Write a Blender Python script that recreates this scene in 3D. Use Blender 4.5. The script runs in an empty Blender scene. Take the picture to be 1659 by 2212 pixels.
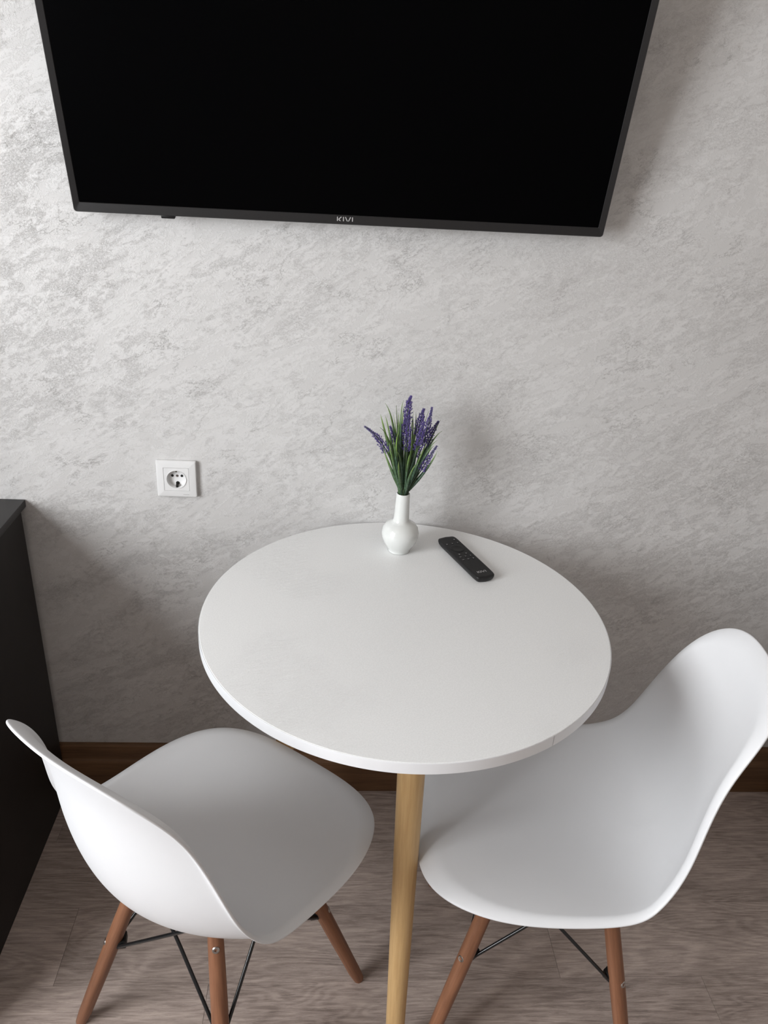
import bpy, bmesh, math, random
import numpy as np
from mathutils import Matrix, Vector
random.seed(7)
PI = math.pi
scene = bpy.context.scene
col = scene.collection

# ------------------------------------------------------------------ camera
CAM = (-0.0707, -1.4291, 1.4806)
PITCH, YAW, ROLL, FPX = 0.45781, -0.08543, 0.06844, 1648.8
cd = bpy.data.cameras.new('camera'); cam = bpy.data.objects.new('camera', cd); col.objects.link(cam)
cam.matrix_world = Matrix.Translation(CAM) @ Matrix.Rotation(YAW, 4, 'Z') @ Matrix.Rotation(PI/2-PITCH, 4, 'X') @ Matrix.Rotation(ROLL, 4, 'Z')
cd.sensor_fit = 'VERTICAL'; cd.sensor_height = 36.0; cd.lens = FPX*36.0/2212.0
cd.clip_start = 0.02; cd.clip_end = 60
scene.camera = cam

# ------------------------------------------------------------------ light
w = bpy.data.worlds.new('world'); scene.world = w; w.use_nodes = True
w.node_tree.nodes['Background'].inputs[0].default_value = (0.80, 0.90, 1.0, 1)
w.node_tree.nodes['Background'].inputs[1].default_value = 0.6
ROOM = dict(x0=-1.56, x1=2.3, y0=-3.9, z1=2.6)
WIN = dict(y0=-2.10, y1=-0.90, z0=0.80, z1=2.10)
def area(name, loc, direction, sx, sy, power, color):
    d = bpy.data.lights.new(name, 'AREA'); d.shape = 'RECTANGLE'; d.size = sx; d.size_y = sy
    d.energy = power; d.color = color
    o = bpy.data.objects.new(name, d); col.objects.link(o); o.location = loc
    o.rotation_euler = Vector(direction).to_track_quat('-Z', 'Y').to_euler()
    return o
wc = (WIN['y0']+WIN['y1'])/2, (WIN['z0']+WIN['z1'])/2
area('window_daylight', (ROOM['x0']-0.16, wc[0], wc[1]), (1, 0, 0), WIN['y1']-WIN['y0'], WIN['z1']-WIN['z0'], 62.0, (0.96, 0.98, 1.0))
scene.view_settings.view_transform = 'Standard'
scene.view_settings.look = 'None'
scene.view_settings.exposure = 0.62
scene.view_settings.gamma = 1.0
scene.view_settings.use_curve_mapping = False

# ------------------------------------------------------------------ helpers
def tag(o, label=None, cat=None, group=None, kind=None):
    if label: o['label'] = label
    if cat: o['category'] = cat
    if group: o['group'] = group
    if kind: o['kind'] = kind
    return o
def empty(name, loc=(0, 0, 0), rz=0.0):
    o = bpy.data.objects.new(name, None); col.objects.link(o)
    o.location = loc; o.rotation_euler = (0, 0, rz); o.empty_display_size = 0.05
    return o
def link_bm(name, bm, m, parent=None, smooth=False, angle=None):
    bmesh.ops.recalc_face_normals(bm, faces=bm.faces)
    me = bpy.data.meshes.new(name); bm.to_mesh(me); bm.free()
    if smooth:
        me.polygons.foreach_set('use_smooth', [True]*len(me.polygons))
        if angle: me.set_sharp_from_angle(angle=math.radians(angle))
    o = bpy.data.objects.new(name, me); col.objects.link(o)
    if m: me.materials.append(m)
    if parent: o.parent = parent
    return o
def add_box(bm, x0, x1, y0, y1, z0, z1, bev=0.0, seg=2):
    t = bmesh.new(); bmesh.ops.create_cube(t, size=1)
    for v in t.verts:
        v.co = Vector(((x0+x1)/2+v.co.x*(x1-x0), (y0+y1)/2+v.co.y*(y1-y0), (z0+z1)/2+v.co.z*(z1-z0)))
    if bev: bmesh.ops.bevel(t, geom=t.edges[:], offset=bev, segments=seg, affect='EDGES', profile=0.5)
    me = bpy.data.meshes.new('t'); t.to_mesh(me); t.free(); bm.from_mesh(me); bpy.data.meshes.remove(me)
def box(name, m, parent, *a, bev=0.0, seg=2):
    bm = bmesh.new(); add_box(bm, *a, bev=bev, seg=seg)
    return link_bm(name, bm, m, parent, smooth=bev > 0, angle=35)
def add_tube(bm, pts, rad, n=16, cap=True):
    pts = [Vector(p) for p in pts]; rr = rad if isinstance(rad, (list, tuple)) else [rad]*len(pts)
    rings = []; up = None
    for i, p in enumerate(pts):
        d = (pts[min(i+1, len(pts)-1)]-pts[max(i-1, 0)]).normalized()
        if up is None: up = d.orthogonal().normalized()
        up = (up-d*up.dot(d)).normalized(); s = d.cross(up)
        rings.append([bm.verts.new(p+(up*math.cos(2*PI*k/n)+s*math.sin(2*PI*k/n))*rr[i]) for k in range(n)])
    for a, b in zip(rings, rings[1:]):
        for k in range(n): bm.faces.new((a[k], a[(k+1) % n], b[(k+1) % n], b[k]))
    if cap: bm.faces.new(rings[0][::-1]); bm.faces.new(rings[-1])
def add_lathe(bm, prof, n=64, cx=0.0, cy=0.0):
    rings = []
    for r, z in prof:
        if r < 1e-6: rings.append([bm.verts.new((cx, cy, z))])
        else: rings.append([bm.verts.new((cx+r*math.cos(2*PI*k/n), cy+r*math.sin(2*PI*k/n), z)) for k in range(n)])
    for a, b in zip(rings, rings[1:]):
        for k in range(n):
            k2 = (k+1) % n
            if len(a) == 1 and len(b) == 1: continue
            if len(a) == 1: bm.faces.new((a[0], b[k2], b[k]))
            elif len(b) == 1: bm.faces.new((a[k], a[k2], b[0]))
            else: bm.faces.new((a[k], a[k2], b[k2], b[k]))
def copy_part(o, parent):
    c = o.copy(); col.objects.link(c); c.parent = parent
    for ch in list(o.children): copy_part(ch, c)
    return c
def copy_thing(o):
    c = o.copy(); col.objects.link(c)
    for ch in list(o.children): copy_part(ch, c)
    return c

# ------------------------------------------------------------------ materials
class NT:
    def __init__(s, name):
        s.m = bpy.data.materials.new(name); s.m.use_nodes = True; s.t = s.m.node_tree
        s.b = s.t.nodes['Principled BSDF']
    def n(s, typ, **kw):
        nd = s.t.nodes.new(typ)
        for k, v in kw.items(): setattr(nd, k, v)
        return nd
    def l(s, a, b): s.t.links.new(a, b)
    def val(s, sock, v):
        if isinstance(v, bpy.types.NodeSocket): s.l(v, sock)
        else: sock.default_value = v
    def math(s, op, a, b=0.0, clamp=False):
        nd = s.n('ShaderNodeMath', operation=op); nd.use_clamp = clamp; s.val(nd.inputs[0], a); s.val(nd.inputs[1], b); return nd.outputs[0]
    def mix(s, f, a, b):
        nd = s.n('ShaderNodeMix', data_type='RGBA'); s.val(nd.inputs[0], f)
        for i, v in ((6, a), (7, b)):
            if isinstance(v, tuple): v = (*v, 1.0) if len(v) == 3 else v
            s.val(nd.inputs[i], v)
        return nd.outputs[2]
    def noise(s, vec, scale, detail=4, rough=0.5, dist=0.0):
        nd = s.n('ShaderNodeTexNoise'); s.l(vec, nd.inputs['Vector']); nd.inputs['Scale'].default_value = scale
        nd.inputs['Detail'].default_value = detail; nd.inputs['Roughness'].default_value = rough; nd.inputs['Distortion'].default_value = dist
        return nd.outputs['Fac']
    def ramp(s, f, lo, hi, a=0.0, b=1.0):
        nd = s.n('ShaderNodeMapRange'); nd.interpolation_type = 'SMOOTHSTEP'; s.val(nd.inputs[0], f)
        for i, v in zip((1, 2, 3, 4), (lo, hi, a, b)): nd.inputs[i].default_value = v
        return nd.outputs[0]
    def coord(s, kind='Object', scale=(1, 1, 1), rot=(0, 0, 0), loc=(0, 0, 0)):
        tc = s.n('ShaderNodeTexCoord'); mp = s.n('ShaderNodeMapping'); s.l(tc.outputs[kind], mp.inputs[0])
        mp.inputs['Scale'].default_value = scale; mp.inputs['Rotation'].default_value = rot; mp.inputs['Location'].default_value = loc
        return mp.outputs[0]
    def bump(s, h, strength, dist):
        nd = s.n('ShaderNodeBump'); nd.inputs['Strength'].default_value = strength; nd.inputs['Distance'].default_value = dist
        s.l(h, nd.inputs['Height']); s.l(nd.outputs[0], s.b.inputs['Normal']); return nd
def plain(name, color, rough, spec=0.5, metal=0.0, var=0.04, vs=40.0, coat=0.0, bump=0.0):
    M = NT(name); v = M.coord()
    f = M.noise(v, vs, 3)
    a = tuple(x*(1-var) for x in color); b = tuple(min(1, x*(1+var)) for x in color)
    M.l(M.mix(f, a, b), M.b.inputs['Base Color'])
    M.b.inputs['Roughness'].default_value = rough; M.b.inputs['Specular IOR Level'].default_value = spec
    M.b.inputs['Metallic'].default_value = metal; M.b.inputs['Coat Weight'].default_value = coat
    if bump: M.bump(M.noise(v, vs*8, 2), bump, 0.001)
    return M.m

def wallpaper():
    M = NT('vinyl_wallpaper')
    ang = math.radians(27)
    # rotate the wall plane so that X runs along the strokes
    tc = M.n('ShaderNodeTexCoord'); r = M.n('ShaderNodeVectorRotate'); r.rotation_type = 'Y_AXIS'
    M.l(tc.outputs['Object'], r.inputs['Vector']); r.inputs['Angle'].default_value = ang
    def sc(x, z, off=(0, 0, 0)):
        mp = M.n('ShaderNodeMapping'); M.l(r.outputs[0], mp.inputs[0]); mp.inputs['Scale'].default_value = (x, 1, z); mp.inputs['Location'].default_value = off
        return mp.outputs[0]
    # slow wandering of the strokes
    base = sc(1, 2.7)
    wob = M.n('ShaderNodeTexNoise'); M.l(base, wob.inputs['Vector']); wob.inputs['Scale'].default_value = 2.8; wob.inputs['Detail'].default_value = 4
    ad = M.n('ShaderNodeVectorMath', operation='MULTIPLY_ADD'); M.l(wob.outputs['Color'], ad.inputs[0]); ad.inputs[1].default_value = (.45, .45, .45); M.l(base, ad.inputs[2])
    bw = ad.outputs[0]
    big = M.noise(bw, 3.4, 6, 0.6)
    mid = M.noise(bw, 15.0, 7, 0.68, 0.3)
    fv = sc(1, 1.25)
    fine = M.noise(fv, 215.0, 4, 0.62, 1.0)
    fine2 = M.noise(fv, 480.0, 2, 0.6, 0.4)
    gate = M.noise(sc(1, 1.9), 38.0, 4, 0.7, 0.4)
    mixn = M.math('ADD', M.math('MULTIPLY', big, 0.55), M.math('MULTIPLY', mid, 0.45))
    band = M.ramp(mixn, 0.44, 0.56)                      # rough stippled strokes
    # stipple: thin squiggles where the fine noise crosses its middle
    def ridge(n, c, w): return M.ramp(M.math('ABSOLUTE', M.math('SUBTRACT', n, c)), 0.0, w, 1.0, 0.0)
    g2 = M.ramp(M.math('ADD', M.math('MULTIPLY', gate, 0.36), M.math('MULTIPLY', mixn, 0.64)), 0.48, 0.54)
    squig = M.math('MAXIMUM', ridge(fine, 0.50, 0.021), M.math('MULTIPLY', ridge(fine2, 0.52, 0.040), 0.6))
    flecks = M.math('MULTIPLY', squig, g2)
    # smooth troweled grey film between the strokes
    patch = M.ramp(M.math('ADD', mid, M.math('MULTIPLY', M.math('SUBTRACT', fine, 0.5), 0.40)), 0.42, 0.53)
    # hair cracks that run with the strokes
    vo = M.n('ShaderNodeTexVoronoi'); vo.feature = 'DISTANCE_TO_EDGE'
    wob2 = M.n('ShaderNodeTexNoise'); M.l(sc(1, 1.8), wob2.inputs['Vector']); wob2.inputs['Scale'].default_value = 10; wob2.inputs['Detail'].default_value = 8; wob2.inputs['Roughness'].default_value = .72
    ad2 = M.n('ShaderNodeVectorMath', operation='MULTIPLY_ADD'); M.l(wob2.outputs['Color'], ad2.inputs[0]); ad2.inputs[1].default_value = (.36, .36, .36); M.l(sc(1, 2.0, (.3, 0, .7)), ad2.inputs[2])
    M.l(ad2.outputs[0], vo.inputs['Vector']); vo.inputs['Scale'].default_value = 5.0
    crk = M.math('MULTIPLY', M.ramp(vo.outputs['Distance'], 0.0, 0.010, 1.0, 0.0), M.ramp(M.noise(sc(1, 1.6, (2, 0, 3)), 9.0, 4), 0.50, 0.58))
    light = (0.605, 0.598, 0.592); grey = (0.556, 0.548, 0.541); dark = (0.48, 0.465, 0.455)
    c0 = M.mix(M.math('MULTIPLY', patch, 0.9), grey, light)
    c1 = M.mix(M.math('MULTIPLY', flecks, 0.90), c0, dark)
    c2 = M.mix(M.math('MULTIPLY', crk, 0.60), c1, (0.26, 0.245, 0.235))
    M.l(c2, M.b.inputs['Base Color'])
    M.l(M.math('ADD', M.ramp(patch, 0, 1, 0.50, 0.44), M.math('MULTIPLY', flecks, 0.12)), M.b.inputs['Roughness'])
    M.l(M.math('MULTIPLY', flecks, 0.96), M.b.inputs['Metallic'])     # pearly ink in the stipple
    M.b.inputs['Specular IOR Level'].default_value = 0.75
    h = M.math('ADD', M.math('MULTIPLY', patch, 0.30), M.math('MULTIPLY', fine2, 0.15))
    h = M.math('SUBTRACT', h, M.math('MULTIPLY', flecks, 0.4)); h = M.math('SUBTRACT', h, M.math('MULTIPLY', crk, 0.7))
    h = M.math('ADD', h, M.math('MULTIPLY', M.noise(bw, 26.0, 5, 0.65), 0.42))
    M.bump(h, 0.5, 0.0014)
    return M.m

def floor_mat():
    M = NT('laminate_planks')
    at = M.n('ShaderNodeAttribute'); at.attribute_name = 'plank'
    v = M.coord('Object')
    sep = M.n('ShaderNodeSeparateColor'); M.l(at.outputs['Color'], sep.inputs[0])
    off = M.n('ShaderNodeVectorMath', operation='MULTIPLY_ADD'); M.l(at.outputs['Color'], off.inputs[0]); off.inputs[1].default_value = (7, 5, 9); M.l(v, off.inputs[2])
    def sc(x, y):
        mp = M.n('ShaderNodeMapping'); M.l(off.outputs[0], mp.inputs[0]); mp.inputs['Scale'].default_value = (x, y, 1); return mp.outputs[0]
    figure = M.noise(sc(1.6, 9.0), 1.0, 2, 0.45, 0.6)
    rings = M.math('SINE', M.math('MULTIPLY', figure, 150.0))
    rings = M.ramp(rings, -0.9, 1.0)
    streak = M.noise(sc(16, 210), 1.0, 8, 0.78, 0.5)
    blot = M.noise(sc(2.6, 8), 1.0, 4, 0.6, 0.4)
    pores = M.ramp(M.noise(sc(26, 420), 1.0, 3, 0.7), 0.55, 0.72)
    a = (0.165, 0.127, 0.110); b = (0.53, 0.435, 0.385)
    f = M.math('ADD', M.math('MULTIPLY', rings, 0.16), M.math('MULTIPLY', M.ramp(streak, 0.36, 0.64), 0.46))
    f = M.math('ADD', f, M.math('MULTIPLY', M.ramp(blot, 0.28, 0.72), 0.38))
    f = M.math('ADD', f, M.math('MULTIPLY', M.math('SUBTRACT', sep.outputs[2], 0.5), 0.14))
    f = M.math('SUBTRACT', f, M.math('MULTIPLY', pores, 0.12), True)
    M.l(M.mix(f, a, b), M.b.inputs['Base Color'])
    M.b.inputs['Roughness'].default_value = 0.52; M.b.inputs['Specular IOR Level'].default_value = 0.35
    M.bump(M.math('ADD', M.math('MULTIPLY', streak, .7), M.math('MULTIPLY', rings, .3)), 0.22, 0.0008)
    return M.m

def wood(name, c0, c1, axis='Z', rough=0.4, freq=60.0, fine=260.0, coord='Object'):
    M = NT(name); s = {'Z': (1, 1, .055), 'X': (.05, 1, 1)}[axis]
    v = M.coord(coord, s)
    oi = M.n('ShaderNodeObjectInfo'); ad = M.n('ShaderNodeVectorMath', operation='MULTIPLY_ADD')
    cmb = M.n('ShaderNodeCombineXYZ'); M.l(oi.outputs['Random'], cmb.inputs[0]); M.l(oi.outputs['Random'], cmb.inputs[1])
    M.l(cmb.outputs[0], ad.inputs[0]); ad.inputs[1].default_value = (3, 5, 1); M.l(v, ad.inputs[2]); v = ad.outputs[0]
    n1 = M.noise(v, freq*0.35, 2, 0.5, 0.5); rings = M.ramp(M.math('SINE', M.math('MULTIPLY', n1, 60.0)), -1, 1)
    n2 = M.noise(v, fine, 4, 0.65); n3 = M.noise(v, freq*.5, 4, 0.6)
    f = M.math('ADD', M.math('MULTIPLY', rings, 0.22), M.math('MULTIPLY', M.ramp(n2, .3, .7), 0.38))
    f = M.math('ADD', f, M.math('MULTIPLY', M.ramp(n3, .3, .7), 0.40), True)
    M.l(M.mix(f, c0, c1), M.b.inputs['Base Color'])
    M.b.inputs['Roughness'].default_value = rough; M.b.inputs['Specular IOR Level'].default_value = 0.4
    M.bump(n2, 0.12, 0.0005)
    return M.m

def tabletop_mat():
    M = NT('white_textured_laminate'); v = M.coord('Object', (1, 1, 1), (0, 0, math.radians(-32)))
    mp = M.n('ShaderNodeMapping'); M.l(v, mp.inputs[0]); mp.inputs['Scale'].default_value = (1, 4.5, 1)
    g = M.noise(mp.outputs[0], 34.0, 6, 0.72, 0.8)
    zone = M.ramp(M.noise(v, 5.5, 2), 0.50, 0.64)
    spk = M.noise(v, 420.0, 2)
    M.l(M.mix(M.ramp(spk, .3, .7), (0.765, 0.77, 0.768), (0.81, 0.815, 0.812)), M.b.inputs['Base Color'])
    M.b.inputs['Roughness'].default_value = 0.42; M.b.inputs['Specular IOR Level'].default_value = 0.4
    h = M.math('ADD', M.math('MULTIPLY', M.math('MULTIPLY', M.ramp(g, .42, .62), zone), 1.0), M.math('MULTIPLY', spk, 0.10))
    M.bump(h, 0.35, 0.0008)
    return M.m

def leaf_mat():
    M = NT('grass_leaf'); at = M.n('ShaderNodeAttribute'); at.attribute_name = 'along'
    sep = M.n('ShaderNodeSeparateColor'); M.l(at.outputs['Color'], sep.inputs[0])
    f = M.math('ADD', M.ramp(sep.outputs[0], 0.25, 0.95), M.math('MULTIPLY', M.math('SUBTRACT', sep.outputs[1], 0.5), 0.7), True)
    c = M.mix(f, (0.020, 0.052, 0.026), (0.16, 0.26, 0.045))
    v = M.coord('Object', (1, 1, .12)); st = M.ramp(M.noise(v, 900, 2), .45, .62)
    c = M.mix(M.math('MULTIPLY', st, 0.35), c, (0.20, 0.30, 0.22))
    M.l(c, M.b.inputs['Base Color']); M.b.inputs['Roughness'].default_value = 0.38
    return M.m

white_shell = plain('white_polypropylene', (0.68, 0.685, 0.70), 0.40, 0.40, var=0.01, vs=30, bump=0.05)
porcelain = plain('white_porcelain', (0.66, 0.675, 0.66), 0.20, 0.5, var=0.01, coat=0.3)
outlet_white = plain('white_switch_plastic', (0.72, 0.72, 0.72), 0.30, 0.5, var=0.01)
edge_white = plain('white_edge_band', (0.80, 0.81, 0.83), 0.3, 0.5, var=0.01)
black_plastic = plain('black_plastic', (0.0075, 0.0072, 0.0075), 0.45, 0.35, var=0.15)
tv_frame_mat = plain('tv_frame_black', (0.012, 0.0115, 0.012), 0.40, 0.45, var=0.1, vs=200)
screen_mat = plain('tv_screen_black', (0.0012, 0.0012, 0.0014), 0.25, 0.02, var=0.02)
dark_hole = plain('dark_socket_hole', (0.012, 0.011, 0.010), 0.6, 0.3, var=0.1)
metal = plain('brushed_steel', (0.45, 0.43, 0.41), 0.30, 0.5, metal=1.0, var=0.05, vs=300)
brass = plain('dull_brass_contact', (0.16, 0.14, 0.11), 0.4, 0.5, metal=0.8, var=0.1)
black_wire = plain('black_painted_steel', (0.010, 0.011, 0.012), 0.22, 0.5, var=0.1)
cabinet_mat = plain('wenge_laminate', (0.016, 0.0135, 0.0125), 0.55, 0.25, var=0.25, vs=25)
cabinet_top = plain('charcoal_laminate', (0.034, 0.032, 0.032), 0.48, 0.35, var=0.1, vs=60)
logo_mat = plain('silver_print', (0.42, 0.41, 0.41), 0.4, 0.5, var=0.02)
icon_mat = plain('grey_key_print', (0.36, 0.36, 0.36), 0.5, 0.4, var=0.02)
plaster = plain('white_plaster', (0.66, 0.615, 0.575), 0.85, 0.2, var=0.02, vs=4, bump=0.05)
appliance = plain('white_enamel', (0.70, 0.70, 0.70), 0.35, 0.5, var=0.01)
lilac = plain('lavender_floret', (0.125, 0.092, 0.29), 0.55, 0.3, var=0.30, vs=260)
stem_mat = plain('green_stem', (0.045, 0.075, 0.03), 0.5, 0.4, var=0.2)
chair_wood = wood('stained_beech', (0.145, 0.060, 0.031), (0.285, 0.130, 0.070), rough=0.42, freq=50)
table_wood = wood('varnished_birch', (0.47, 0.29, 0.125), (0.66, 0.45, 0.22), rough=0.35, freq=42)
base_wood = wood('walnut_skirting', (0.085, 0.042, 0.021), (0.19, 0.100, 0.048), axis='X', rough=0.45, freq=60)
wall_mat = wallpaper(); floor_m = floor_mat(); top_mat = tabletop_mat(); leaf_m = leaf_mat()

# ------------------------------------------------------------------ room
R_ = ROOM
def struct(name, *a, m=plaster):
    return tag(box(name, m, None, *a), kind='structure')
struct('wall_back', R_['x0']-.25, R_['x1']+.12, 0.0, 0.12, 0.0, R_['z1'], m=wall_mat)
struct('wall_right', R_['x1'], R_['x1']+.12, R_['y0'], 0.0, 0.0, R_['z1'])
struct('wall_front', R_['x0']-.25, R_['x1']+.12, R_['y0']-.12, R_['y0'], 0.0, R_['z1'])
struct('ceiling', R_['x0']-.25, R_['x1']+.12, R_['y0']-.12, 0.12, R_['z1'], R_['z1']+.1)
bm = bmesh.new()
for a in ((R_['y0'], WIN['y0'], 0, R_['z1']), (WIN['y1'], 0.0, 0, R_['z1']), (WIN['y0'], WIN['y1'], 0, WIN['z0']), (WIN['y0'], WIN['y1'], WIN['z1'], R_['z1'])):
    add_box(bm, R_['x0']-.25, R_['x0'], a[0], a[1], a[2], a[3])
tag(link_bm('wall_left', bm, plaster), kind='structure')
wf = tag(empty('window_1', (R_['x0']-.10, wc[0], WIN['z0'])), kind='structure')
bm = bmesh.new(); hw = (WIN['y1']-WIN['y0'])/2; hh = WIN['z1']-WIN['z0']
for a in ((-hw, -hw+.05, 0, hh), (hw-.05, hw, 0, hh), (-hw+.05, hw-.05, 0, .05), (-hw+.05, hw-.05, hh-.05, hh), (-.035, .035, .05, hh-.05)):
    add_box(bm, -.03, .03, *a, bev=.004)
link_bm('window_frame', bm, outlet_white, wf, True, 35)
box('window_sill', outlet_white, wf, .0, .16, -hw-.04, hw+.04, -.03, 0.0, bev=.004)

# floor: planks with their real joints, one object
def plank_floor():
    me = bpy.data.meshes.new('floor'); verts = []; faces = []; cols = []
    P0, PW, PL = -0.1757, 0.1637, 0.981
    row_off = {-2: 0.02, -1: -0.656, 0: 0.134, 1: -0.557, 2: -0.267, 3: -0.05, 4: .3}
    g = 0.0003; rnd = random.Random(3)
    def quad(x0, x1, y0, y1, z, c):
        i = len(verts); verts.extend([(x0, y0, z), (x1, y0, z), (x1, y1, z), (x0, y1, z)]); faces.append((i, i+1, i+2, i+3)); cols.extend([c]*4)
    X0, X1 = R_['x0']-.25, R_['x1']+.12
    for row in range(-2, 23):
        y1 = P0-PW*row; y0 = y1-PW
        y1 = min(y1, 0.12); 
        if y0 >= 0.12: continue
        o = row_off.get(row, rnd.uniform(-.5, .5)); k = math.floor((X0-o)/PL); x = o+k*PL
        while x < X1:
            c = (rnd.random(), rnd.random(), rnd.random(), 1)
            a0, a1 = max(x, X0), min(x+PL, X1)
            quad(a0+g, a1-g, y0+g, y1-g, 0.0, c)
            # chamfers down into the joint
            i = len(verts)
            verts.extend([(a0, y0, -.003), (a1, y0, -.003), (a1, y1, -.003), (a0, y1, -.003)]); cols.extend([(c[0], c[1], 0, 1)]*4)
            for q in range(4):
                q2 = (q+1) % 4; faces.append((i+q, i+q2, i-4+q2, i-4+q))
            x += PL
    me.from_pydata(verts, [], faces)
    ca = me.color_attributes.new('plank', 'FLOAT_COLOR', 'POINT'); ca.data.foreach_set('color', np.array(cols, dtype=np.float32).ravel())
    o = bpy.data.objects.new('floor', me); col.objects.link(o); me.materials.append(floor_m)
    return tag(o, kind='structure')
plank_floor()
struct('floor_base', R_['x0']-.25, R_['x1']+.12, R_['y0']-.12, 0.12, -.08, -.003, m=cabinet_mat)

# skirting board: flat-topped, sloping face above a ridge, upright face below
bm = bmesh.new()
prof = [(0, 0), (-.0218, 0), (-.0218, .088), (-.0205, .0925), (-.0165, .098), (-.0125, .118), (-.0105, .130), (-.0075, .1345), (0, .1345)]
vs = [[bm.verts.new((x, y, z)) for y, z in prof] for x in (R_['x0'], R_['x1'])]
for i in range(len(prof)):
    j = (i+1) % len(prof); bm.faces.new((vs[0][i], vs[0][j], vs[1][j], vs[1][i]))
bm.faces.new(vs[0]); bm.faces.new(vs[1][::-1])
tag(link_bm('baseboard_back', bm, base_wood), kind='structure')

# ------------------------------------------------------------------ round table
TX, TY, TR, TZ, TT = 0.0703, -0.345, 0.3436, 0.75, 0.0195
tab = tag(empty('round_table', (TX, TY, 0)), 'small round white table on pale wooden legs, pushed against the wall', 'table')
bm = bmesh.new(); add_lathe(bm, [(0, TZ-.0005), (TR*.5, TZ-.0004), (TR-.0016, TZ), (TR-.0008, TZ-.0006), (TR-.0008, TZ-TT+.001), (TR-.002, TZ-TT), (0, TZ-TT)], 192)
link_bm('tabletop', bm, top_mat, tab, True, 12)
sa = math.atan2(-.289, .1847); gap = .0007/TR        # the band's ends meet in a butt joint at this angle
bm = bmesh.new(); prof = [(TR-.0006, TZ-.0008), (TR-.0002, TZ-.0003), (TR+.0001, TZ-.0010), (TR+.0001, TZ-TT+.0009), (TR-.0006, TZ-TT+.0003)]
N = 256; rings = []
for k in range(N+1):
    a = sa+gap/2+(2*PI-gap)*k/N
    rings.append([bm.verts.new((r*math.cos(a), r*math.sin(a), z)) for r, z in prof])
for a, b in zip(rings, rings[1:]):
    for i in range(len(prof)-1): bm.faces.new((a[i], b[i], b[i+1], a[i+1]))
link_bm('edge_band', bm, edge_white, tab, True, 18)['label'] = 'smooth bluish white edge band'
def table_leg(az):
    a = math.radians(az); bm = bmesh.new(); pts = []; rad = []
    for i in range(13):
        t = i/12; z = (TZ-TT-.006)*(1-t); r = .17+.13*t
        pts.append((0, 0, 0)); pts[-1] = (math.cos(a)*r, math.sin(a)*r, z); rad.append(.0236-.0079*t)
    add_tube(bm, pts, rad, 32)
    for v in bm.verts: v.co.z = max(0.0, min(v.co.z, TZ-TT-.0055))
    M_ = Matrix.Translation(pts[-1]) @ (Vector(pts[0])-Vector(pts[-1])).to_track_quat('Z', 'Y').to_matrix().to_4x4()
    bm.transform(M_.inverted()); o = link_bm('leg', bm, table_wood, tab, True, 50); o.matrix_local = M_
    bm = bmesh.new(); ca, s = math.cos(a), math.sin(a)
    add_lathe(bm, [(0, TZ-TT), (.04, TZ-TT), (.04, TZ-TT-.005), (.036, TZ-TT-.006), (0, TZ-TT-.006)], 40, ca*.168, s*.168)
    link_bm('mounting_plate', bm, black_plastic, tab, True, 40)
for az in (271.8, 152, 41): table_leg(az)

# ------------------------------------------------------------------ moulded chairs
PX = [0.2334, 0.1729, 0.07988, -0.02332, -0.10875, -0.17762, -0.21127, -0.21873, -0.22687, -0.26116]
PZ = [0.42533, 0.4344, 0.42027, 0.40369, 0.40013, 0.43254, 0.51069, 0.60665, 0.71127, 0.81354]
WP = [0.23815, 0.2332, 0.21966, 0.20994, 0.19318, 0.17591, 0.19563]
HP = [-0.00597, 0.02101, 0.05384, 0.08174, 0.06095, 0.05403, 0.03286]
NFR, NBK, PW_ = 3.75012, 2.98063, 1.93143
def cr(xs, ys, x):
    xs = np.asarray(xs, float); ys = np.asarray(ys, float); x = np.clip(x, xs[0], xs[-1])
    m = np.gradient(ys, xs); i = np.clip(np.searchsorted(xs, x)-1, 0, len(xs)-2)
    h = xs[i+1]-xs[i]; t = (x-xs[i])/h
    return (2*t**3-3*t**2+1)*ys[i]+(t**3-2*t**2+t)*h*m[i]+(-2*t**3+3*t**2)*ys[i+1]+(t**3-t**2)*h*m[i+1]
def bspline(P, n=1500):
    P = np.asarray(P, float); P = np.concatenate([[2*P[0]-P[1]], P, [2*P[-1]-P[-2]]])
    t = np.linspace(0, len(P)-3-1e-9, n); i = t.astype(int); t = t-i
    return ((1-t)**3*P[i]+(3*t**3-6*t**2+4)*P[i+1]+(-3*t**3+3*t**2+3*t+1)*P[i+2]+t**3*P[i+3])/6
BX, BZ = bspline(PX), bspline(PZ)
SU = np.concatenate([[0], np.cumsum(np.hypot(np.diff(BX), np.diff(BZ)))]); SL = SU[-1]; SK = np.linspace(0, 1, 7)*SL
HD = bspline(HP, 400); HK = np.linspace(0, SL, 400)
def centre(a): return np.interp(a, SU, BX), np.interp(a, SU, BZ)
def shell_point(a, y, lift):
    a = np.asarray(a, float); y = np.asarray(y, float)
    x, z = centre(a); c = np.clip(a, .02, SL-.02); e = .055
    (x1, z1), (x0, z0) = centre(np.minimum(c+e, SL)), centre(np.maximum(c-e, 0))
    dx, dz = x1-x0, z1-z0; l = np.hypot(dx, dz)+1e-9
    nx, nz = dz/l, -dx/l
    h = np.interp(a, HK, HD)*(np.abs(y)/cr(SK, WP, a))**PW_+lift
    return np.stack([x+nx*h, y+0*x, z+nz*h], -1)
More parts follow.
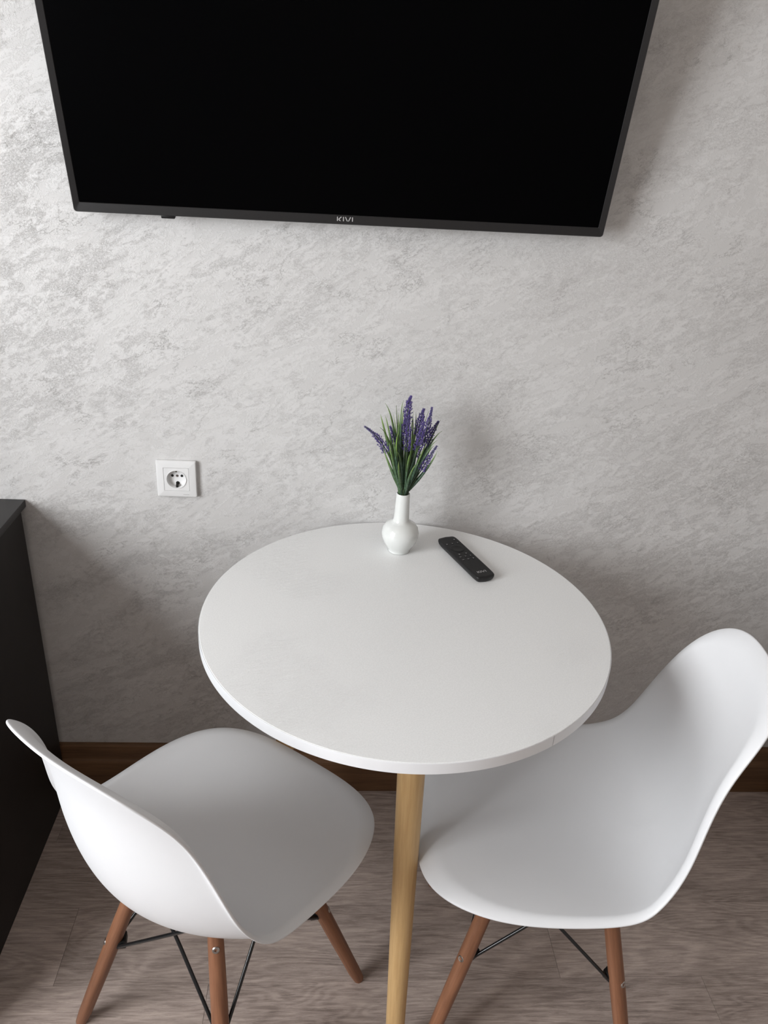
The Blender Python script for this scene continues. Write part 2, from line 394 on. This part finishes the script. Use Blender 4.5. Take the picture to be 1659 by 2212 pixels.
def shell_mesh():
    n, m = 128, 30
    th = np.linspace(0, 2*PI, 24001); A = np.cos(th); B = np.sin(th); ex = np.where(A > 0, NFR, NBK)
    s = SL/2-SL/2*np.sign(A)*np.abs(A)**(2/ex); y = cr(SK, WP, s)*np.sign(B)*np.abs(B)**(2/ex)
    # even out the spacing round the rim
    d = np.concatenate([[0], np.cumsum(np.hypot(np.diff(s), np.diff(y)))])
    thd = np.interp(np.linspace(0, d[-1], n, endpoint=False), d, th)
    A = np.cos(thd); B = np.sin(thd); ex = np.where(A > 0, NFR, NBK)
    s = SL/2-SL/2*np.sign(A)*np.abs(A)**(2/ex); y = cr(SK, WP, s)*np.sign(B)*np.abs(B)**(2/ex)
    rs = np.concatenate([np.linspace(.06, .90, m-9), np.linspace(.915, 1.0, 9)])
    bm = bmesh.new(); rings = []
    for r in rs:
        lip = max(0.0, (r-.92)/.08)            # the rim rolls outwards
        lift = .0105*(1-lip**1.9)
        P = shell_point(SL/2+(s-SL/2)*r, y*r, lift)
        rings.append([bm.verts.new(p) for p in P])
    c = bm.verts.new(shell_point(SL/2, 0.0, .0105))
    for k in range(n): bm.faces.new((c, rings[0][k], rings[0][(k+1) % n]))
    for a, b in zip(rings, rings[1:]):
        for k in range(n): bm.faces.new((a[k], b[k], b[(k+1) % n], a[(k+1) % n]))
    bmesh.ops.recalc_face_normals(bm, faces=bm.faces)
    bm.normal_update(); cf = min(bm.faces, key=lambda f: (f.calc_center_median()-c.co).length)
    if cf.normal.z < 0: bmesh.ops.reverse_faces(bm, faces=bm.faces)
    bm.normal_update(); th_ = .0045
    # thickness with a rounded edge
    inner = list(bm.verts); nrm = {v: v.normal.copy() for v in inner}
    back = {v: bm.verts.new(v.co-nrm[v]*th_) for v in inner}
    for f in list(bm.faces): bm.faces.new([back[v] for v in reversed(f.verts)])
    rim = rings[-1]; prev = rim; mids = []
    for q in range(1, 4):
        an = PI*q/4; row = []
        for k in range(n):
            v = rim[k]; out = (v.co-rings[-2][k].co).normalized()
            row.append(bm.verts.new(v.co-nrm[v]*th_*(1-math.cos(an))/2+out*th_*.5*math.sin(an)))
        mids.append(row)
    mids.append([back[v] for v in rim])
    for row in mids:
        for k in range(n): bm.faces.new((prev[k], row[k], row[(k+1) % n], prev[(k+1) % n]))
        prev = row
    return bm
LEG = dict(f=((0.0858, 0.0842, .37), (0.1805, 0.1778, 0)), r=((-0.0957, 0.0873, .37), (-0.1819, 0.1833, 0)))
def leg_at(k, s, z):
    t, f = LEG[k]; u = (.37-z)/.37
    return Vector((t[0]+(f[0]-t[0])*u, s*(t[1]+(f[1]-t[1])*u), z))
def make_chair(name, label):
    t = tag(empty(name), label, 'chair', 'moulded chairs at the round table')
    o = link_bm('seat_shell', shell_mesh(), white_shell, t, True)
    sub = o.modifiers.new('smooth', 'SUBSURF'); sub.levels = 1; sub.render_levels = 1
    tops = {}
    for k in 'fr':
        for s in (1, -1):
            bm = bmesh.new(); pts = []; rad = []; foot, top = leg_at(k, s, 0), leg_at(k, s, .396)
            M_ = Matrix.Translation(foot) @ (top-foot).to_track_quat('Z', 'Y').to_matrix().to_4x4(); Mi = M_.inverted()
            for i in range(15):
                u = i/14; z = .396*(1-u); pts.append(leg_at(k, s, z))
                rad.append(.0118+.0016*math.sin(PI*min(1, u*1.15))*1.0 - (.0015 if i == 14 else 0))
            add_tube(bm, pts, rad, 28)
            for v in bm.verts: v.co.z = max(0.0, v.co.z)
            bm.transform(Mi); leg = link_bm('leg', bm, chair_wood, t, True, 50); leg.matrix_local = M_
            out = Vector((1 if k == 'f' else -1, s, 0)).normalized()
            for z in (.212, .357):
                p = leg_at(k, s, z); ax = (leg_at(k, s, 0)-leg_at(k, s, .37)).normalized(); o2 = (out-ax*out.dot(ax)).normalized()
                bm = bmesh.new(); add_lathe(bm, [(0, .0004), (.0019, .0004), (.0024, .0022), (.0046, .0026), (.0058, .0014), (.0060, -.004), (0, -.004)], 28)
                for f in bm.faces:
                    if all(v.co.xy.length < .0020 and v.co.z > 0 for v in f.verts): f.material_index = 1
                sc = link_bm('screw', bm, metal, leg, True, 40); sc.data.materials.append(dark_hole); sc['label'] = 'round steel socket screw'
                sc.matrix_local = Mi @ Matrix.Translation(p+o2*.0114) @ o2.to_track_quat('Z', 'Y').to_matrix().to_4x4()
            # clip on the inner side that takes the brace rods
            inn = -out; p = leg_at(k, s, .215)
            bm = bmesh.new(); add_box(bm, -.012, .006, -.0115, .0115, -.009, .009, bev=.003)
            c = link_bm('rod_clip', bm, black_plastic, t, True, 40); c.matrix_local = Matrix.Translation(p+inn*.0165) @ inn.to_track_quat('X', 'Z').to_matrix().to_4x4()
    for a, b in ((('f', 1), ('r', 1)), (('f', -1), ('r', -1)), (('f', 1), ('f', -1)), (('r', 1), ('r', -1))):
        for q, (u, v) in enumerate(((a, b), (b, a))):
            lo, hi = leg_at(*u, .215), leg_at(*v, .385)
            along = Vector((hi.x-lo.x, 0, 0)).normalized() if a[1] == b[1] else Vector((0, hi.y-lo.y, 0)).normalized()
            lo += along*.016; hi -= along*.010
            sep = (Vector((0, .0035, 0)) if a[1] == b[1] else Vector((.0035, 0, 0)))*(1 if q else -1)
            bm = bmesh.new(); add_tube(bm, [lo+sep*.3, (lo+hi)/2+sep, hi+sep], .0030, 12)
            link_bm('brace_rod', bm, black_wire, t, True, 50)
    bm = bmesh.new()                          # steel seat frame that carries the shell
    for k1, s1, k2, s2 in (('f', 1, 'f', -1), ('r', 1, 'r', -1), ('f', 1, 'r', 1), ('f', -1, 'r', -1)):
        add_tube(bm, [leg_at(k1, s1, .388), leg_at(k2, s2, .388)], .006, 14)
    add_box(bm, -.055, .035, -.05, .05, .386, .396, bev=.003)
    link_bm('seat_frame', bm, black_wire, t, True, 40)
    return t
chair = make_chair('dining_chair', 'white moulded chair seen from behind, left of the table beside the black cabinet')
chair.location = (-0.22955, -0.53314, 0); chair.rotation_euler = (0, 0, 0.92038)
chair2 = copy_thing(chair); chair2['label'] = 'white moulded chair right of the table, open seat showing, tucked partly under the tabletop'
chair2.location = (0.34050, -0.49357, 0); chair2.rotation_euler = (0, 0, 2.97619)

# ------------------------------------------------------------------ television
tv = tag(empty('television'), 'large black flat television tilted forward on the wall above the table', 'television')
t_, ro = .2194, .0102
ez = Vector((0, -math.sin(t_), math.cos(t_))); e1 = Vector((math.cos(ro), 0, 0))+ez*math.sin(ro); e1.normalize()
e2 = (ez*math.cos(ro)+Vector((-math.sin(ro), 0, 0))).normalized(); ey = e2.cross(e1).normalized()
tv.matrix_world = Matrix(((e1.x, ey.x, e2.x, -.0527), (e1.y, ey.y, e2.y, -.0438), (e1.z, ey.z, e2.z, 1.3394), (0, 0, 0, 1)))
TW, TH = .9008/2, .524
def bezel():
    # frame loops: outer back, outer front, inner front lip, inner at the glass
    bm = bmesh.new(); loops = []
    for inset, bot, yy in ((0, 0, .013), (0, 0, .0015), (.0012, .0012, 0), (.0105, .0150, .0018), (.0112, .0157, .0030)):
        x, z0, z1 = TW-inset, bot, TH-inset; r = .005 if inset < .005 else .0012
        pts = []
        for cx, cz, a0 in ((x-r, z1-r, 0), (-x+r, z1-r, 90), (-x+r, z0+r, 180), (x-r, z0+r, 270)):
            for i in range(5):
                a = math.radians(a0+i*22.5); pts.append(bm.verts.new((cx+r*math.cos(a), yy, cz+r*math.sin(a))))
        loops.append(pts)
    for a, b in zip(loops, loops[1:]):
        n = len(a)
        for k in range(n): bm.faces.new((a[k], a[(k+1) % n], b[(k+1) % n], b[k]))
    bm.faces.new(loops[0])
    return bm
link_bm('bezel', bezel(), tv_frame_mat, tv, True, 25)
box('screen', screen_mat, tv, -TW+.010, TW-.010, .0028, .0075, .0148, TH-.010)
box('back_housing', black_plastic, tv, -TW*.62, TW*.62, .0135, .040, .05, TH*.72, bev=.008)
for sx in (-1, 1): box('mount_arm', black_plastic, tv, sx*.10-.012, sx*.10+.012, .0402, .056, .14, .36, bev=.002)
bm = bmesh.new(); add_box(bm, -.0115, .0115, .001, .011, -.0048, .002, bev=.0015)
o = link_bm('receiver_window', bm, black_plastic, tv, True, 40); o.location = (-.297, 0, 0)
def kivi(bm, h, thick, y=0.0):
    # strokes of the word, upright in the XZ plane, starting at x=0
    def stroke(x0, z0, x1, z1, wd=.17):
        d = Vector((x1-x0, 0, z1-z0)).normalized(); n = Vector((-d.z, 0, d.x))*wd*.5
        p = [Vector((x0, 0, z0))-n, Vector((x1, 0, z1))-n, Vector((x1, 0, z1))+n, Vector((x0, 0, z0))+n]
        f = [bm.verts.new((q.x*h, y-thick, q.z*h)) for q in p]; b = [bm.verts.new((q.x*h, y+thick, q.z*h)) for q in p]
        bm.faces.new(f); bm.faces.new(b[::-1])
        for i in range(4): bm.faces.new((f[i], f[(i+1) % 4], b[(i+1) % 4], b[i]))
    stroke(.085, 0, .085, 1); stroke(.82, 1, .28, .52, .16); stroke(.30, .56, .88, 0, .16)
    stroke(1.20, 0, 1.20, 1); stroke(1.56, 1, 2.02, .03, .16); stroke(2.50, 1, 2.04, .03, .16); stroke(2.86, 0, 2.86, 1)
    return 2.95*h
bm = bmesh.new(); kivi(bm, .0092, .0003)
o = link_bm('logo', bm, logo_mat, tv); o['label'] = 'silver KIVI lettering'; o.location = (-.0135, .0009, .0036)

# ------------------------------------------------------------------ wall socket
OS = .0784
so = tag(empty('wall_socket', (-.3701, 0, .8377)), 'white square power socket on the wall left of the lavender vase', 'power socket')
def sq_loop(bm, h, y, r=.003, n=6):
    pts = []
    for cx, cz, a0 in ((h-r, h-r, 0), (-h+r, h-r, 90), (-h+r, -h+r, 180), (h-r, -h+r, 270)):
        for i in range(n+1):
            a = math.radians(a0+i*90/n); pts.append(bm.verts.new((cx+r*math.cos(a), y, cz+r*math.sin(a))))
    return pts
def bridge(bm, a, b):
    n = len(a)
    for k in range(n): bm.faces.new((a[k], a[(k+1) % n], b[(k+1) % n], b[k]))
bm = bmesh.new(); H = OS/2; I_ = .0245
L = [sq_loop(bm, H*.985, -.0, .002), sq_loop(bm, H, -.0075, .002), sq_loop(bm, H-.0012, -.0096, .002), sq_loop(bm, H-.004, -.0104, .002), sq_loop(bm, I_+.0006, -.0112, .001), sq_loop(bm, I_+.0003, -.0100, .001), sq_loop(bm, I_+.0003, -.001, .001)]
for a, b in zip(L, L[1:]): bridge(bm, a, b)
link_bm('cover_frame', bm, outlet_white, so, True, 25)
# insert: square face with a round well
bm = bmesh.new(); n = 28; WR = .0190
sqv = sq_loop(bm, I_, -.0108, .001, 6)
def circ(r, y, ph=0): return [bm.verts.new((r*math.cos(math.radians(a)), y, r*math.sin(math.radians(a)))) for a in angs]
angs = []
for a0 in (0, 90, 180, 270):
    for i in range(7): angs.append(a0+ 3 + i*14)
C0 = circ(WR+.0012, -.0108); bridge(bm, sqv, C0)
prev = C0
for r, y in ((WR+.0009, -.0119), (WR+.0002, -.0120), (WR-.0004, -.0112), (WR-.0014, -.0022), (WR-.0030, -.0012)):
    c = circ(r, y); bridge(bm, prev, c); prev = c
bm.faces.new(prev)
back = sq_loop(bm, I_, -.0006, .001, 6); bridge(bm, back, sqv)
link_bm('socket_insert', bm, outlet_white, so, True, 35)
def disc(name, m, x, z, r, y, dep=.0006, parent=so, n=24):
    bm = bmesh.new(); add_tube(bm, [(x, y+dep, z), (x, y-dep, z)], r, n); return link_bm(name, bm, m, parent, True, 50)
for sx in (-1, 1): disc('contact_hole', dark_hole, sx*.0093, .0042, .0026, -.0013)['label'] = 'dark round pin hole'
sc = disc('centre_screw', metal, 0, .0042, .0026, -.0014)
box('screw_slot', dark_hole, sc, -.0020, .0020, -.0022, -.0018, .0038, .0046)
for sz in (-1, 1):
    bm = bmesh.new(); z0 = sz*.0178
    if sz < 0: add_tube(bm, [(0.0005, -.0009, -.0116), (0.0005, -.0023, -.0116)], .0036, 24); add_box(bm, -.0020, .0020, -.0100, -.0010, -.0182, -.0118, bev=.0004)
    else: add_box(bm, -.0016, .0016, -.0100, -.0014, .0150, .0182, bev=.0004)
    link_bm('earth_clip', bm, dark_hole if sz < 0 else brass, so, True, 40)['label'] = 'dark earth contact'
box('maker_mark', logo_mat, so, .012, .024, -.01085, -.0104, -.0334, -.0328)

# ------------------------------------------------------------------ black cabinet, left
cb = tag(empty('cabinet', (-1.0775, -.30, 0)), 'tall black cabinet standing against the wall at the left edge', 'cabinet')
cx = .4
box('carcass', cabinet_mat, cb, -cx, cx, -.292, .276, .0, .762, bev=.001)
box('cabinet_top', cabinet_top, cb, -cx-.002, cx+.002, -.296, .299, .762, .778, bev=.0012)
for sx in (-1, 1):
    d = box('door', cabinet_mat, cb, min(sx*.003, sx*(cx-.002)), max(sx*.003, sx*(cx-.002)), -.312, -.2925, .02, .758, bev=.0015)
    bm = bmesh.new(); add_tube(bm, [(sx*.04, -.312, .5), (sx*.04, -.332, .5), (sx*.04, -.332, .64), (sx*.04, -.312, .64)], .005, 12)
    link_bm('handle', bm, metal, d, True, 50)

# ------------------------------------------------------------------ white appliance, right edge
ap = tag(empty('floor_cabinet', (1.101+.275, -.315, 0)), 'white floor cabinet whose rear bottom corner just shows at the right edge', 'cabinet')
box('body', appliance, ap, -.275, .275, -.28, .284, .012, .84, bev=.004)
box('door', appliance, ap, -.273, .273, -.302, -.2805, .03, .83, bev=.004)
for sx in (-1, 1):
    for y in (-.24, .24):
        bm = bmesh.new(); add_tube(bm, [(sx*.235, y, 0), (sx*.235, y, .0125)], .02, 20); link_bm('foot', bm, black_plastic, ap, True, 40)

# ------------------------------------------------------------------ vase
VX, VY = .076, -.118
va = bmesh.new()
add_lathe(va, [(0, .0012), (.0185, .0012), (.0200, 0), (.0214, .0008), (.0212, .0030), (.0222, .0055), (.0265, .0120), (.0322, .0215), (.0356, .0320), (.0361, .0400), (.0338, .0500), (.0287, .0573), (.0212, .0622), (.0163, .0650), (.0150, .0690), (.0146, .0760), (.0138, .0950), (.0131, .1120), (.0129, .1215), (.0126, .1232), (.0118, .1236), (.0111, .1228), (.0111, .1150), (.0118, .0950), (.0125, .0720), (.0160, .0640), (.0300, .0480), (.0330, .0330), (.0240, .0120), (0, .0080)], 96)
vo = link_bm('vase', va, porcelain, None, True, 60); vo.location = (VX, VY, TZ)
tag(vo, 'white glossy bottle vase with a round belly, standing at the back of the table', 'vase')

# ------------------------------------------------------------------ lavender
bq = tag(empty('lavender_bunch', (VX, VY, TZ)), 'artificial purple lavender with long green leaves standing in the white vase', 'flowers')
LEAVES=[
([-0.045, 0.01, 0.2968], [-0.0241, 0.0069, 0.255]),([-0.0514, 0.02, 0.2717], [-0.0412, 0.0139, 0.2397]),([-0.0443, 0.0, 0.2768], [-0.0339, 0.0, 0.2452]),([-0.0244, 0.01, 0.2933], [-0.019, 0.0069, 0.2432]),([-0.013, 0.0, 0.3066], [-0.0169, 0.0, 0.2668]),([-0.0087, 0.02, 0.2928], [-0.0118, 0.0139, 0.25]),([-0.0203, -0.01, 0.2849], [-0.0185, -0.0069, 0.2424]),([-0.0532, -0.015, 0.2589], [-0.0292, -0.0104, 0.2283]),([-0.0472, -0.02, 0.2253], [-0.0341, -0.0139, 0.1913]),([0.0078, 0.02, 0.272], [0.0109, 0.0139, 0.2357]),([0.0124, 0.015, 0.2806], [0.0149, 0.0104, 0.2448]),([0.0635, 0.01, 0.2477], [0.0403, 0.0069, 0.2212]),([0.0602, 0.02, 0.2659], [0.0446, 0.0139, 0.2309]),([0.0543, -0.005, 0.2348], [0.0356, -0.0034, 0.2128]),([0.0488, -0.01, 0.2259], [0.0343, -0.0069, 0.2065]),([0.0547, -0.015, 0.2182], [0.0432, -0.0104, 0.1835]),([0.014, -0.02, 0.2292], [0.0163, -0.0139, 0.2071]),([0.0061, -0.012, 0.2453], [0.0077, -0.0084, 0.2137]),([0.0268, -0.025, 0.2226], [0.02, -0.0174, 0.1933]),([0.0022, -0.03, 0.2146], [0.001, -0.0209, 0.194]),([0.0163, -0.035, 0.2005], [0.0064, -0.0245, 0.1756]),([-0.0192, -0.01, 0.2495], [-0.0221, -0.0069, 0.212]),([-0.0294, -0.02, 0.2439], [-0.0226, -0.0139, 0.2117]),([-0.0229, -0.03, 0.2212], [-0.0093, -0.0209, 0.1983]),([-0.0072, -0.02, 0.2478], [-0.0052, -0.0139, 0.2078]),([-0.0164, -0.035, 0.2038], [-0.0155, -0.0245, 0.181]),([-0.0365, -0.03, 0.2356], [-0.0281, -0.0209, 0.2021]),([0.0213, -0.03, 0.2319], [0.0147, -0.0209, 0.219]),([-0.0358, 0.01, 0.2062], [-0.0216, 0.0069, 0.1751]),([0.0383, 0.0, 0.236], [0.0258, 0.0, 0.1955]),([0.0015, 0.01, 0.2215], [0.0035, 0.0069, 0.1918]),([-0.0074, 0.015, 0.2099], [-0.0071, 0.0104, 0.1805]),]
SPIKES=[
([0.0004, 0.0, 0.3144], [-0.0066, 0.0, 0.2806]),([-0.0025, -0.005, 0.2854], [0.0008, -0.004, 0.2147]),([-0.0045, 0.015, 0.268], [-0.0078, 0.012, 0.2326]),([0.0262, 0.01, 0.2888], [0.019, 0.008, 0.2534]),([0.0401, 0.005, 0.2941], [0.0331, 0.004, 0.2343]),([0.0568, 0.02, 0.2627], [0.0367, 0.016, 0.2237]),([0.0254, -0.012, 0.2714], [0.0197, -0.0096, 0.2238]),([0.0538, -0.01, 0.2261], [0.0282, -0.008, 0.1755]),([-0.0799, -0.01, 0.2574], [-0.0339, -0.008, 0.2165]),([-0.033, 0.01, 0.2521], [-0.0184, 0.008, 0.2154]),([0.0176, 0.01, 0.2375], [0.0219, 0.008, 0.1999]),]

NECK = Vector((0, 0, .118))
def neck_point(tip, rnd):
    a = math.atan2(tip[1]*1.3, tip[0])+rnd.uniform(-.4, .4); r = rnd.uniform(.003, .0070)
    return Vector((math.cos(a)*r, math.sin(a)*r, .06)), Vector((math.cos(a)*(r+.001), math.sin(a)*(r+.001), .124))
def bez(ps, t):
    ps = [Vector(p) for p in ps]
    while len(ps) > 1: ps = [a.lerp(b, t) for a, b in zip(ps, ps[1:])]
    return ps[0]
def through(n0, mid, tip):
    # curve leaving the neck upwards, passing near mid, ending at tip
    m = Vector(mid).lerp((Vector(n0)+Vector(tip))/2, .30)
    c = m*2-(Vector(n0)+Vector(tip))/2
    return lambda t: (1-t)**2*Vector(n0)+2*t*(1-t)*c+t*t*Vector(tip)
rl = random.Random(11)
def leaf(tip, mid, wmax, tw):
    bm = bmesh.new(); low, n0 = neck_point(tip, rl); f = through(n0, mid, tip); n = 18; rows = []; al = []
    cl = bm.loops.layers.float_color.new('along') if False else None
    view = Vector((0, -1, .25)).normalized()
    pts = [low]+[f(i/n) for i in range(n+1)]
    shade = rl.random()
    for i, p in enumerate(pts):
        t = max(0, (i-1)/n); d = (pts[min(i+1, n+1)]-pts[max(i-1, 0)]).normalized()
        s = d.cross(view).normalized(); s = (Matrix.Rotation(tw, 3, d) @ s); nn = s.cross(d).normalized()
        wd = wmax*(.40+.60*math.sin(PI*min(1, t*1.5+.10))) if t < .27 else wmax*((1-t)/.73)**.95
        if i == 0: wd = wmax*.3
        wd = max(wd, .00025)
        row = [bm.verts.new(p-s*wd+nn*wd*.30), bm.verts.new(p-nn*.0002), bm.verts.new(p+s*wd+nn*wd*.30), bm.verts.new(p-nn*.0008)]
        rows.append(row); al += [t]*4
    for a, b in zip(rows, rows[1:]):
        for k in range(4): bm.faces.new((a[k], a[(k+1) % 4], b[(k+1) % 4], b[k]))
    bm.faces.new(rows[0]); bm.faces.new(rows[-1][::-1])
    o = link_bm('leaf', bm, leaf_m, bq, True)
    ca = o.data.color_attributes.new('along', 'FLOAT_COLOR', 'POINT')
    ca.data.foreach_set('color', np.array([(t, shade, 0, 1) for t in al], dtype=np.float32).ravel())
for i, (tip, mid) in enumerate(LEAVES): leaf(tip, mid, rl.uniform(.0026, .0040), rl.uniform(-.6, .6))
for i in range(16):      # leaves on the far side of the bunch
    a = rl.uniform(-.15, PI+.15); r = rl.uniform(.018, .045); h = rl.uniform(.215, .285)
    leaf((math.cos(a)*r, math.sin(a)*r*.8+.006, h), (math.cos(a)*r*.55, math.sin(a)*r*.5+.004, .118+(h-.118)*.6), rl.uniform(.0022, .0033), rl.uniform(-.6, .6))
def floret(bm, p, d, ln, wd):
    # a small flaring bud: narrow base, five-lobed open mouth
    d = d.normalized(); u = d.orthogonal().normalized(); v = d.cross(u); ph = rl.uniform(0, 6)
    base = [bm.verts.new(p+(u*math.cos(ph+k*2*PI/5)+v*math.sin(ph+k*2*PI/5))*wd*.30) for k in range(5)]
    mid = [bm.verts.new(p+d*ln*.6+(u*math.cos(ph+k*2*PI/5)+v*math.sin(ph+k*2*PI/5))*wd*.5) for k in range(5)]
    tip = [bm.verts.new(p+d*ln+(u*math.cos(ph+k*2*PI/5)+v*math.sin(ph+k*2*PI/5))*wd*rl.uniform(.6, 1.1)) for k in range(5)]
    c = bm.verts.new(p+d*ln*.72); b = bm.verts.new(p-d*ln*.05)
    for k in range(5):
        k2 = (k+1) % 5
        bm.faces.new((b, base[k2], base[k])); bm.faces.new((base[k], base[k2], mid[k2], mid[k]))
        bm.faces.new((mid[k], mid[k2], c)); bm.faces.new((mid[k], tip[k], c))
T0 = {}
def spike(tip, mid):
    low, n0 = neck_point(tip, rl); f = through(n0, mid, tip)
    ts = [i/24 for i in range(25)]
    bm = bmesh.new(); add_tube(bm, [low]+[f(t) for t in ts], [.0011]*26, 8); st = link_bm('flower_stem', bm, stem_mat, bq, True)
    ln = (Vector(tip)-Vector(mid)).length; tot = sum((f(ts[i+1])-f(ts[i])).length for i in range(24))
    t0 = T0.get(tuple(tip), .50); bm = bmesh.new(); k = 0; t = t0
    whorl = .0026/tot
    while t < 1:
        u = (t-t0)/(1-t0); p = f(t); d = (f(min(1, t+.02))-f(t-.02)).normalized(); s = d.orthogonal().normalized(); q = d.cross(s)
        spread = (1-u)**.8; nb = 7 if u < .6 else 5
        for j in range(nb):
            a = k*1.1+j*2*PI/nb+rl.uniform(-.25, .25); o = s*math.cos(a)+q*math.sin(a)
            if u < .60 and rl.random() < .40: ext = .0078*rl.uniform(.5, 1)
            else: ext = .0030 if u < .6 else .0016
            pp = p+o*(.0010+ext*spread)+d*rl.uniform(-.0008, .0008)
            floret(bm, pp, o*(.9)+d*(.9+u), .0040*(.62+.5*spread)*rl.uniform(.75, 1.1)*(1 if u < .6 else .8), .0017*(.7+.5*spread))
        k += 1; t += whorl
    link_bm('blossom', bm, lilac, st)['label'] = 'purple flower spike'
for tip, mid in SPIKES: spike(tip, mid)

# ------------------------------------------------------------------ remote control
rc = tag(empty('remote_control'), 'slim black television remote lying on the table right of the vase', 'remote control')
near, far = Vector((.2295, -.231, TZ)), Vector((.173, -.085, TZ))
ax = (far-near); RL = ax.length; ang = math.atan2(ax.y, ax.x)
rc.location = (near+far)/2; rc.rotation_euler = (0, 0, ang)
def remote_body():
    bm = bmesh.new(); loops = []; h = RL/2; wd = .0205
    def outline(sc_x, sc_y, z):
        pts = []
        for i in range(56):
            a = 2*PI*i/56; cx, sy = math.cos(a), math.sin(a)
            x = math.copysign(abs(cx)**(2/12), cx)*h; y = math.copysign(abs(sy)**(2/12), sy)*wd
            x += math.copysign(.0035*(1-(y/wd)**2), cx)*abs(cx)
            pts.append(bm.verts.new((x*sc_x, y*sc_y, z)))
        return pts
    for a in ((.950, .70, 0), (.962, .82, .0012), (.984, .93, .0048), (.998, .99, .0092), (1, 1, .0124), (.997, .985, .0140), (.990, .955, .0147), (.93, .80, .0146), (.6, .4, .0143)):
        loops.append(outline(*a))
    for a, b in zip(loops, loops[1:]):
        n = len(a)
        for k in range(n): bm.faces.new((a[k], a[(k+1) % n], b[(k+1) % n], b[k]))
    bm.faces.new(loops[0]); bm.faces.new(loops[-1])
    return bm
link_bm('casing', remote_body(), black_plastic, rc, True, 60)
bm = bmesh.new(); add_lathe(bm, [(0, .01475), (.0085, .0148), (.0092, .0151), (.0100, .0153), (.0132, .0153), (.0142, .0149), (.0143, .0138)], 48, RL/2-.047, 0)
link_bm('navigation_ring', bm, black_plastic, rc, True, 40)
def key(x, y, shape):
    bm = bmesh.new(); add_lathe(bm, [(0, .0149), (.0030, .01488), (.0034, .0146), (.0034, .0138)], 20, x, y)
    b = link_bm('button', bm, black_plastic, rc, True, 40)
    bm = bmesh.new(); z0, z1 = .01485, .0151
    if shape == 'dot': add_lathe(bm, [(0, z1), (.0011, z1), (.0012, z0), (0, z0)], 12, x, y)
    elif shape == 'bar': add_box(bm, x-.0004, x+.0004, y-.0019, y+.0019, z0, z1)
    elif shape == 'tri':
        v = [bm.verts.new((x+.0013*math.cos(a), y+.0013*math.sin(a), z)) for z in (z0, z1) for a in (0, 2.09, 4.19)]
        bm.faces.new(v[:3]); bm.faces.new(v[3:])
        for i in range(3): bm.faces.new((v[i], v[(i+1) % 3], v[3+(i+1) % 3], v[3+i]))
    else:
        add_box(bm, x-.0003, x+.0003, y-.0015, y+.0015, z0, z1); add_box(bm, x-.0015, x+.0015, y-.0003, y+.0003, z0, z1)
    link_bm('icon', bm, icon_mat, b)
hx = RL/2
for x, y, s in ((hx-.012, -.012, 'dot'), (hx-.026, .012, 'dot'), (hx-.026, 0, 'tri'), (hx-.026, -.012, 'tri'),
                (hx-.069, .008, 'dot'), (hx-.069, -.007, 'dot'), (hx-.079, .011, 'bar'), (hx-.079, 0, 'tri'), (hx-.079, -.011, 'tri'),
                (hx-.090, .011, 'bar'), (hx-.090, 0, 'bar'), (hx-.090, -.011, 'dot')):
    key(x, y, s)
bm = bmesh.new(); wl = kivi(bm, .0062, .0001)
lo = link_bm('logo', bm, logo_mat, rc); lo['label'] = 'silver KIVI lettering'
lo.matrix_local = Matrix.Translation((-hx+.014, wl/2, .01475)) @ Matrix(((0, 0, 1, 0), (-1, 0, 0, 0), (0, -1, 0, 0), (0, 0, 0, 1)))
rc.scale = (1, 1, .86)
